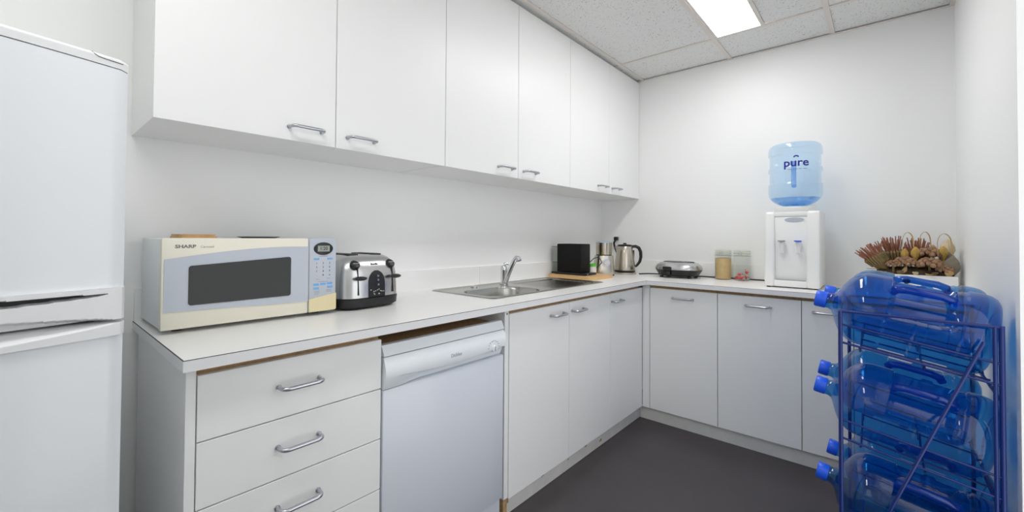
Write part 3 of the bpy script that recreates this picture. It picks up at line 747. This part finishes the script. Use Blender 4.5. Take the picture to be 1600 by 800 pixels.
# ------------------------------------------------------------------ water bottles
BR = 0.126
prof0 = [(.070, .010), (.088, .002), (.104, .004), (.116, .012), (.123, .024), (BR, .040), (BR, .070), (.1195, .076), (.1195, .094), (.1195, .120), (.1195, .140), (BR, .146),
         (BR, .166), (.1195, .172), (.1195, .192), (.1195, .212), (.1195, .232), (BR, .240), (BR, .284), (.1245, .300), (.119, .316), (.109, .330), (.094, .343), (.076, .353), (.058, .361), (.043, .367), (.033, .373), (.0275, .382), (.0265, .402)]
def refine(pr, s=2):
    out = []
    for i in range(len(pr) - 1):
        for k in range(s):
            t_ = k / s; out.append((pr[i][0] + (pr[i + 1][0] - pr[i][0]) * t_, pr[i][1] + (pr[i + 1][1] - pr[i][1]) * t_))
    return out + [pr[-1]]
PROF = refine(prof0, 2)
def rec(a, z, r):
    a = (a + PI) % (2 * PI) - PI
    wgt = sm(.95, .80, abs(a)) * sm(.092, .104, z) * sm(.238, .226, z)
    return r + (.062 - r) * wgt
def make_bottle(name, label, group, body_m, grip_m):
    t = thing(name, label, 'water bottle', (0, 0, 0), group=group)
    MB().lathe(PROF, 64, rfun=rec).build('body', body_m, t, True)
    MB().tube([(.095, 0, .094), (.110, 0, .104), (.116, 0, .125), (.116, 0, .205), (.110, 0, .226), (.095, 0, .236)], [.012, .013, .0125, .0125, .013, .012], 14).build('grip', grip_m, t, True)
    MB().lathe([(.0285, .392), (.0295, .394), (.0295, .420), (.027, .424), (.010, .4245)], 28).build('cap', 'capblue', t, True)
    return t
rack_lab = ['empty blue water bottle on the top shelf of the rack, row nearer the worktop', 'empty blue water bottle on the top shelf of the rack, outer row facing the room',
            'empty blue water bottle on the middle shelf of the rack, row nearer the worktop', 'empty blue water bottle on the middle shelf of the rack, outer row facing the room',
            'empty blue water bottle on the bottom shelf of the rack, row nearer the worktop', 'empty blue water bottle on the bottom shelf of the rack, outer row facing the room']
TILT = math.radians(10.6)
RYF, RYB = 2.055, 2.325
ax_dir = Vector((-math.cos(TILT), 0, math.sin(TILT)))
proto = None; idx = 0
# base-end centre: x, z per level; roll is the turn of the grip about the bottle's axis (degrees)
CAPZ = (.955, .641, .329)
for lev in range(3):
    for row, y in ((0, RYB), (1, RYF)):
        lab = rack_lab[idx]
        if proto is None: b_ = proto = make_bottle('water_bottle', lab, 'bottles in the rack', 'bottle', 'bottle_grip')
        else: b_ = clone(proto)
        b_['label'] = lab
        capx = [[1.512, 1.506], [1.494, 1.504], [1.520, 1.508]][lev][row]
        base = Vector((capx, y, CAPZ[lev] + (1.512 - capx) * .187)) - ax_dir * .42
        roll = math.radians([[78, 57], [66, 55], [80, 57]][lev][row])
        zax = ax_dir; ydn = Vector((0, -1, 0)); xup = Vector((math.sin(TILT), 0, math.cos(TILT)))
        xax = ydn * math.cos(roll) + xup * math.sin(roll); yax = zax.cross(xax)
        mt = Matrix.Identity(4)
        for i in range(3): mt[i][0] = xax[i]; mt[i][1] = yax[i]; mt[i][2] = zax[i]; mt[i][3] = base[i]
        b_.matrix_world = mt
        idx += 1

# ------------------------------------------------------------------ bottle rack
RK = thing('bottle_rack', 'blue wire rack holding six water bottles against the right wall', 'rack', (1.745, 2.19, 0))
XL, XRr, YA, YBk = 1.578, 1.918, 1.915, 2.468
def rod(name, pts, r, n=8): return MB().tube(pts, r, n).build(name, 'rack', RK, True, world=True)
for (x, y) in ((XL, YA), (XRr, YA), (XL, YBk), (XRr, YBk)): rod('post', [(x, y, 0), (x, y, .934)], .006, 10)
rod('post', [(XRr - .0125, YA - .002, .03), (XRr - .0125, YA - .002, .93)], .0045, 10)
for y in (YA, YBk): rod('rail', [(XL, y, .934), (XRr, y, .930)], .0045); rod('rail', [(XL, y, .03), (XRr, y, .03)], .0045)
for x in (XRr,):
    for z in (.722, .41, .03): rod('rail', [(x, YA, z), (x, YBk, z)], .0045)
rod('rail', [(XL, YA, .03), (XL, YBk, .03)], .0045)
slope = math.tan(TILT)
for lev in range(3):
    zu = .891 - .3155 * lev; zl = zu - .060
    for y in (YA, YBk):
        for z in (zu, zl): rod('shelf_wire', [(XL, y, z), (XRr, y, z - slope * (XRr - XL))], .0036)
    # axis height at x of this level's bottles
    axz = lambda x: CAPZ[lev] - (x - 1.508) * slope
    for yc in (RYF, RYB):
        for dy in (-.06, .06):
            rod('shelf_wire', [(1.625, yc + dy, axz(1.625) - .1185), (XRr - .012, yc + dy, axz(XRr - .012) - .1185)], .003, 6)
    for x in (1.625, 1.77, XRr - .012):
        zb = axz(x) - .1335; zt_ = zl - slope * (x - XL)
        pts = [(x, YA, zt_), (x, YA + .035, zt_ - .02), (x, RYF - .07, zb), (x, RYF + .07, zb), (x, (RYF + RYB) / 2, zb + .040), (x, RYB - .07, zb), (x, RYB + .07, zb), (x, YBk - .035, zt_ - .02), (x, YBk, zt_)]
        rod('cradle_wire', pts, .0032, 6)
rod('brace', [(1.885, YA - .008, .885), (1.598, YA - .008, .05)], .0045, 8)
for (x, y) in ((XL, YA), (XRr, YA), (XL, YBk), (XRr, YBk)): MB().tube([(x, y, 0), (x, y, .012)], .009, 10).build('foot', 'black', RK, True, world=True)

# ------------------------------------------------------------------ water dispenser and its bottle
WD = thing('water_dispenser', 'white benchtop water dispenser with two taps', 'water dispenser', (1.32, 3.14, CT1))
x0, x1 = 1.197, 1.443
def cheek(a, b):
    mb = MB()
    bm = bmesh.new()
    P = [(2.968, .906), (3.31, .906), (3.31, 1.318), (3.29, 1.330), (3.012, 1.330), (2.998, 1.322)]
    vs = [bm.verts.new((a, p[0], p[1])) for p in P]; vt = [bm.verts.new((b, p[0], p[1])) for p in P]
    bm.faces.new(vs); bm.faces.new(list(reversed(vt)))
    for k in range(6): bm.faces.new((vs[k], vt[k], vt[(k + 1) % 6], vs[(k + 1) % 6]))
    bmesh.ops.recalc_face_normals(bm, faces=list(bm.faces))
    bmesh.ops.bevel(bm, geom=list(bm.edges), offset=.009, segments=3, profile=.5, affect='EDGES')
    return mb.bm(bm)
cheek(x0, x0 + .046).build('side_panel', 'white', WD, True, world=True)
cheek(x1 - .056, x1).build('side_panel', 'white', WD, True, world=True)
B(x0 + .044, x1 - .054, 3.003, 3.305, .906, 1.298, bevel=.006).build('front_panel', 'white', WD, True, world=True)
MB().ring([(.060, 1.299), (.095, 1.299), (.095, 1.325), (.060, 1.325)], 40, (1.32, 3.13, 0)).build('bottle_well', 'white', WD, True, world=True)
B(x0 + .044, x1 - .054, 3.003, 3.025, 1.2985, 1.326, bevel=.003).build('top_lip', 'white', WD, True, world=True)
B(x0 + .044, x1 - .054, 2.974, 3.0028, .906, .942, bevel=.006).build('drip_tray', 'white', WD, True, world=True)
B(x0 + .054, x1 - .064, 2.980, 3.001, .9422, .944).build('drip_grille', 'greyp', WD, world=True)
for (xx, yy) in ((1.215, 2.99), (1.425, 2.99), (1.215, 3.29), (1.425, 3.29)): MB().tube([(xx, yy, CT1), (xx, yy, .9062)], .01, 10).build('foot', 'black', WD, world=True)
MB().ring([(.088, 1.3255), (.092, 1.333), (.096, 1.354), (.095, 1.358), (.092, 1.358), (.086, 1.340), (.062, 1.336), (.056, 1.3265)], 48, (1.32, 3.13, 0)).build('bottle_collar', 'white', WD, True, world=True)
MB().prism([(1.287 + .044 * math.cos(a) + .044, 1.281 + .013 * math.sin(a)) for a in [2 * PI * k / 28 for k in range(28)]], 'y', 3.0005, 3.0029).build('badge', 'bluegrey', WD, world=True)
for (xx, mt_) in ((1.277, 'greyp'), (1.350, 'capblue')):
    tp = MB().tube([(xx, 3.0025, 1.140), (xx, 2.985, 1.142)], .012, 16).tube([(xx, 2.985, 1.158), (xx, 2.984, 1.135), (xx, 2.983, 1.095)], [.013, .013, .0095], 16).build('tap', 'white', WD, True, world=True)
    B(xx - .015, xx + .015, 2.950, 2.992, 1.1585, 1.165, bevel=.002).build('tap_lever', mt_, tp, True, world=True)

b_ = make_bottle('water_bottle', 'pale blue water bottle with navy lettering, upside down on the dispenser', 'x', 'paleblue', 'palegrip')
del b_['group']
b_.location = (1.32, 3.13, 1.726); b_.rotation_euler = (PI, 0, math.radians(99))
WTOP = .345
wp = [(r_ - .003, z) for (r_, z) in PROF if .316 <= z <= .362]
MB().lathe(wp, 56).build('water', 'water', b_, True)
# lettering wrapped round the bottle, facing the room
def wrapper(c_ang, z_c, rad):
    def wfun(p):
        a = c_ang + p.x / rad
        return Vector((math.cos(a) * (rad + p.z), math.sin(a) * (rad + p.z), z_c + p.y))
    return wfun
inv = (Matrix.Translation(b_.location) @ b_.rotation_euler.to_matrix().to_4x4()).inverted()
view = math.atan2(0 - 3.13, 1.677 - 1.32)
def wtext(name, s, size, dz, da, bold, rad=.1272):
    o = text(name, s, size, 'navy', b_, None, bold, wrap=wrapper(view + da, 1.600 + dz, rad))
    o.data.transform(Matrix.Translation((1.32, 3.13, 0))); o.data.transform(inv); return o
wtext('lettering', 'pure', .062, 0, .05, .0012)
wtext('lettering', '--- --- -- ---', .020, -.034, .09, .0003)
fl = [(math.cos(a) * .014, math.sin(a) * .014) for a in [math.radians(20 + 150 * k / 10) for k in range(11)]] + [(math.cos(a) * .008, math.sin(a) * .008 - .001) for a in [math.radians(160 - 150 * k / 10) for k in range(11)]]
wf = wrapper(view + .05, 1.628, .1272)
mb = MB().prism(fl, 'z', 0, .0005); mb.v = [tuple(inv @ (wf(Vector(p)) + Vector((1.32, 3.13, 0)))) for p in mb.v]
mb.build('droplet_mark', 'navy', b_)

# ------------------------------------------------------------------ planter with dried flowers
PL = thing('planter', 'white rectangular planter box holding dried flowers in the corner by the right wall', 'planter', (1.795, 3.19, CT1))
px0, px1, py0, py1, pz = 1.648, 1.938, 3.085, 3.285, 1.0
pb = MB().box(px0, px1, py0, py0 + .008, CT1, pz).box(px0, px1, py1 - .008, py1, CT1, pz).box(px0, px0 + .008, py0 + .008, py1 - .008, CT1, pz).box(px1 - .008, px1, py0 + .008, py1 - .008, CT1, pz).box(px0 + .008, px1 - .008, py0 + .008, py1 - .008, CT1, CT1 + .008)
pb.build('box', 'white', PL, world=True)
MB().tube([(1.768, py0, .968), (1.768, py0 - .004, .968)], [.014, .013], 20).build('stud', 'black', PL, True, world=True)
mb = MB().grid(lambda u, v: (px0 + .0085 + (px1 - px0 - .017) * u, py0 + .0085 + (py1 - py0 - .017) * v, .990 + .046 * (math.sin(PI * u) * math.sin(PI * v)) ** .18 + .004 * math.sin(u * 61) * math.cos(v * 43)), 60, 40)
ms = mb.build('moss', 'moss', loc=(1.795, 3.19, .99), world=True); tag(ms, 'dark dried moss filling the planter box', 'moss'); ms['kind'] = 'stuff'

rnd = random.Random(5)
def spiked(x, y, z, tilt, az, label, h_=.085, n=48, cup=.030):
    t = thing('dried_protea', label, 'dried flower', (x, y, z), group='dried protea heads')
    t.rotation_euler = Euler((0, tilt, az), 'ZYX' if False else 'XYZ')
    MB().lathe([(.006, -.03), (.008, -.005), (cup * .75, .012), (cup, .035), (cup * .95, .048), (cup * .6, .05)], 14).build('cup', 'bract', t, True)
    br = MB()
    for k in range(22):
        a = 2 * PI * k / 22; r_ = cup
        br.tube([(r_ * .9 * math.cos(a), r_ * .9 * math.sin(a), .02), (r_ * 1.12 * math.cos(a), r_ * 1.12 * math.sin(a), .048), (r_ * 1.0 * math.cos(a), r_ * 1.0 * math.sin(a), .058)], [.004, .0045, .001], 5)
    br.build('bracts', 'bract', t)
    sp_ = MB()
    for k in range(n):
        a = rnd.uniform(0, 2 * PI); r_ = cup * .9 * math.sqrt(rnd.random()); o_ = r_ * rnd.uniform(1.2, 1.9)
        sp_.tube([(r_ * math.cos(a), r_ * math.sin(a), .045), (o_ * math.cos(a), o_ * math.sin(a), .05 + h_ * rnd.uniform(.35, 1.05)), ], [.0022, .0018], 4)
    sp_.build('bristles', 'protea', t)
    return t
for args, sc_ in (((1.690, 3.125, 1.030, -.62, 0.0, 'dried reddish protea leaning out over the dispenser side of the planter', .052), 1.30),
                  ((1.728, 3.215, 1.045, -.12, 0.3, 'tall dried protea with red tips standing behind the leaning protea', .062), 1.30),
                  ((1.812, 3.245, 1.045, .05, -.2, 'dried protea with short brown-red bristles behind the berry heads', .060), 1.25)):
    spiked(*args).scale = (sc_, sc_, sc_)

def brunia(x, y, z, R, n, label, br=.0085):
    t = thing('dried_berry_head', label, 'dried flower', (x, y, z), group='dried berry heads')
    MB().tube([(0, 0, -.03), (0, 0, 0), (0, 0, R * .4)], [.004, .005, R * .5], 8).build('stem', 'bract', t)
    mb = MB()
    for k in range(n):
        zz = 1 - 1.25 * (k + .5) / n; a = k * 2.39996; rr_ = math.sqrt(max(0, 1 - zz * zz))
        mb.ball((R * rr_ * math.cos(a) * 1.25, R * rr_ * math.sin(a) * 1.25, R * .35 + R * zz * .85), br * rnd.uniform(.85, 1.15), 7, 5)
    mb.build('berries', 'brunia', t, True)
    return t
brunia(1.722, 3.098, 1.040, .021, 24, 'small dried berry head beside the leaning protea', .0065)
brunia(1.764, 3.122, 1.045, .030, 26, 'round dried berry head above the black stud of the planter', .0105)
brunia(1.848, 3.108, 1.040, .032, 28, 'large dried berry head at the front edge of the planter', .0112)
brunia(1.850, 3.182, 1.090, .032, 28, 'raised dried berry head behind the large one', .0112)
brunia(1.897, 3.105, 1.022, .020, 24, 'small dried berry head beside the grey leaves', .008)

def leaf_obj(x, y, z, L, W, tilt, az, material, label, group):
    mb = MB()
    def fun(u, v):
        wv = W * math.sin(PI * min(.97, max(.03, u)) ** .8) * (v - .5)
        return (L * u * math.sin(tilt * (.6 + .6 * u)), wv, L * u * math.cos(tilt * (.6 + .6 * u)) + .25 * abs(wv))
    mb.grid(fun, 8, 4)
    n = len(mb.v); mb.add([(p[0] - .0012, p[1], p[2] - .0008) for p in mb.v[:n]], list(mb.f))
    o = mb.build('dried_leaf', material, smooth=True, loc=(x, y, z)); o.rotation_euler = (0, 0, az)
    return tag(o, label, 'dried leaf', group)
for k, (x, y, z, L, W, ti, az) in enumerate(((1.912, 3.125, .996, .11, .06, .25, -1.2), (1.918, 3.19, .996, .12, .07, .15, -1.7), (1.905, 3.245, 1.0, .11, .05, .05, -1.6), (1.922, 3.145, .996, .09, .06, .1, -1.5))):
    leaf_obj(x, y, z, L, W, ti, az, 'greyleaf', 'grey dried leaf by the right wall in the planter', 'grey dried leaves')
for k, (x, y, z, L, W, ti, az) in enumerate(((1.692, 3.10, .996, .045, .022, 1.1, -1.9), (1.745, 3.095, .996, .045, .026, .8, -1.5), (1.757, 3.10, .996, .055, .02, .5, -1.2), (1.80, 3.095, .996, .045, .022, .9, -1.7), (1.86, 3.095, .996, .04, .026, .8, -1.3), (1.91, 3.095, .996, .045, .03, .6, -1.6), (1.675, 3.11, .996, .05, .014, 1.25, 3.0), (1.67, 3.13, .996, .05, .012, 1.3, 2.8), (1.845, 3.093, .996, .04, .03, 1.1, -1.5))):
    leaf_obj(x, y, z, L, W, ti, az, ('paleleaf', 'bract', 'straw')[k % 3], ('small pale curled leaf along the planter rim', 'small olive-brown curled leaf along the planter rim', 'small straw-coloured curled leaf along the planter rim')[k % 3], ('pale rim leaves', 'olive rim leaves', 'straw rim leaves')[k % 3])
def pod(x, y, z, s_, material, label):
    t = thing('dried_pod', label, 'dried flower', (x, y, z), group='dried seed pods')
    MB().lathe([(.004, -.05), (.004, -.01), (.35 * s_, 0), (.55 * s_, .5 * s_), (.5 * s_, 1.0 * s_), (.3 * s_, 1.5 * s_), (.06 * s_, 1.8 * s_)], 12, rfun=lambda a, zz, r_: r_ * (1 + .12 * math.cos(4 * a))).build('pod', material, t, True)
    return t
pod(1.803, 3.160, 1.085, .030, 'pod', 'tall yellow dried seed pod between the berry heads')
pod(1.765, 3.170, 1.082, .026, 'pod', 'small yellow dried seed pod beside the red-tipped proteas')
pod(1.868, 3.245, 1.095, .030, 'straw', 'straw-coloured dried seed pod behind the raised berry head')
pod(1.897, 3.170, 1.090, .030, 'pod', 'golden dried seed pod above the grey leaves')
pod(1.915, 3.220, 1.100, .044, 'paleleaf', 'pale papery seed pod near the right wall')
for k, (xa, xb, y, zt_) in enumerate(((1.757, 1.796, 3.19, 1.212), (1.820, 1.858, 3.225, 1.215), (1.876, 1.922, 3.14, 1.205))):
    pts = []
    for i in range(15):
        a = PI * i / 14; xm = (xa + xb) / 2; hw = (xb - xa) / 2
        pts.append((xm - hw * math.cos(a), y, zt_ - .05 + .05 * math.sin(a)))
    pts = [(xa + .006, y, .998)] + pts + [(xb + .004, y, 1.10)]
    tag(MB().tube(pts, [.0013] * 9 + [.0024] * 8, 6).build('grass_loop', 'straw', smooth=True, loc=(xa, y, 1.0), world=True),
        ['dried grass stem looped over the red-tipped proteas', 'dried grass stem looped over the raised berry head', 'dried grass stem looped by the right wall over the pale pod'][k], 'dried stem', 'looped dried stems')
for k, (x, y, dx, dz) in enumerate(((1.668, 3.12, -.035, .045), (1.672, 3.12, -.020, .065), (1.668, 3.14, -.045, .02))):
    tag(MB().tube([(x, y, .995), (x - .004, y, 1.02), (x + dx, y - .01, 1.0 + dz)], [.0014, .0014, .0022], 5).build('twig', 'straw', loc=(x, y, .995), world=True), 'thin dry twig sticking out of the planter toward the dispenser', 'twig', 'thin twigs in the planter')
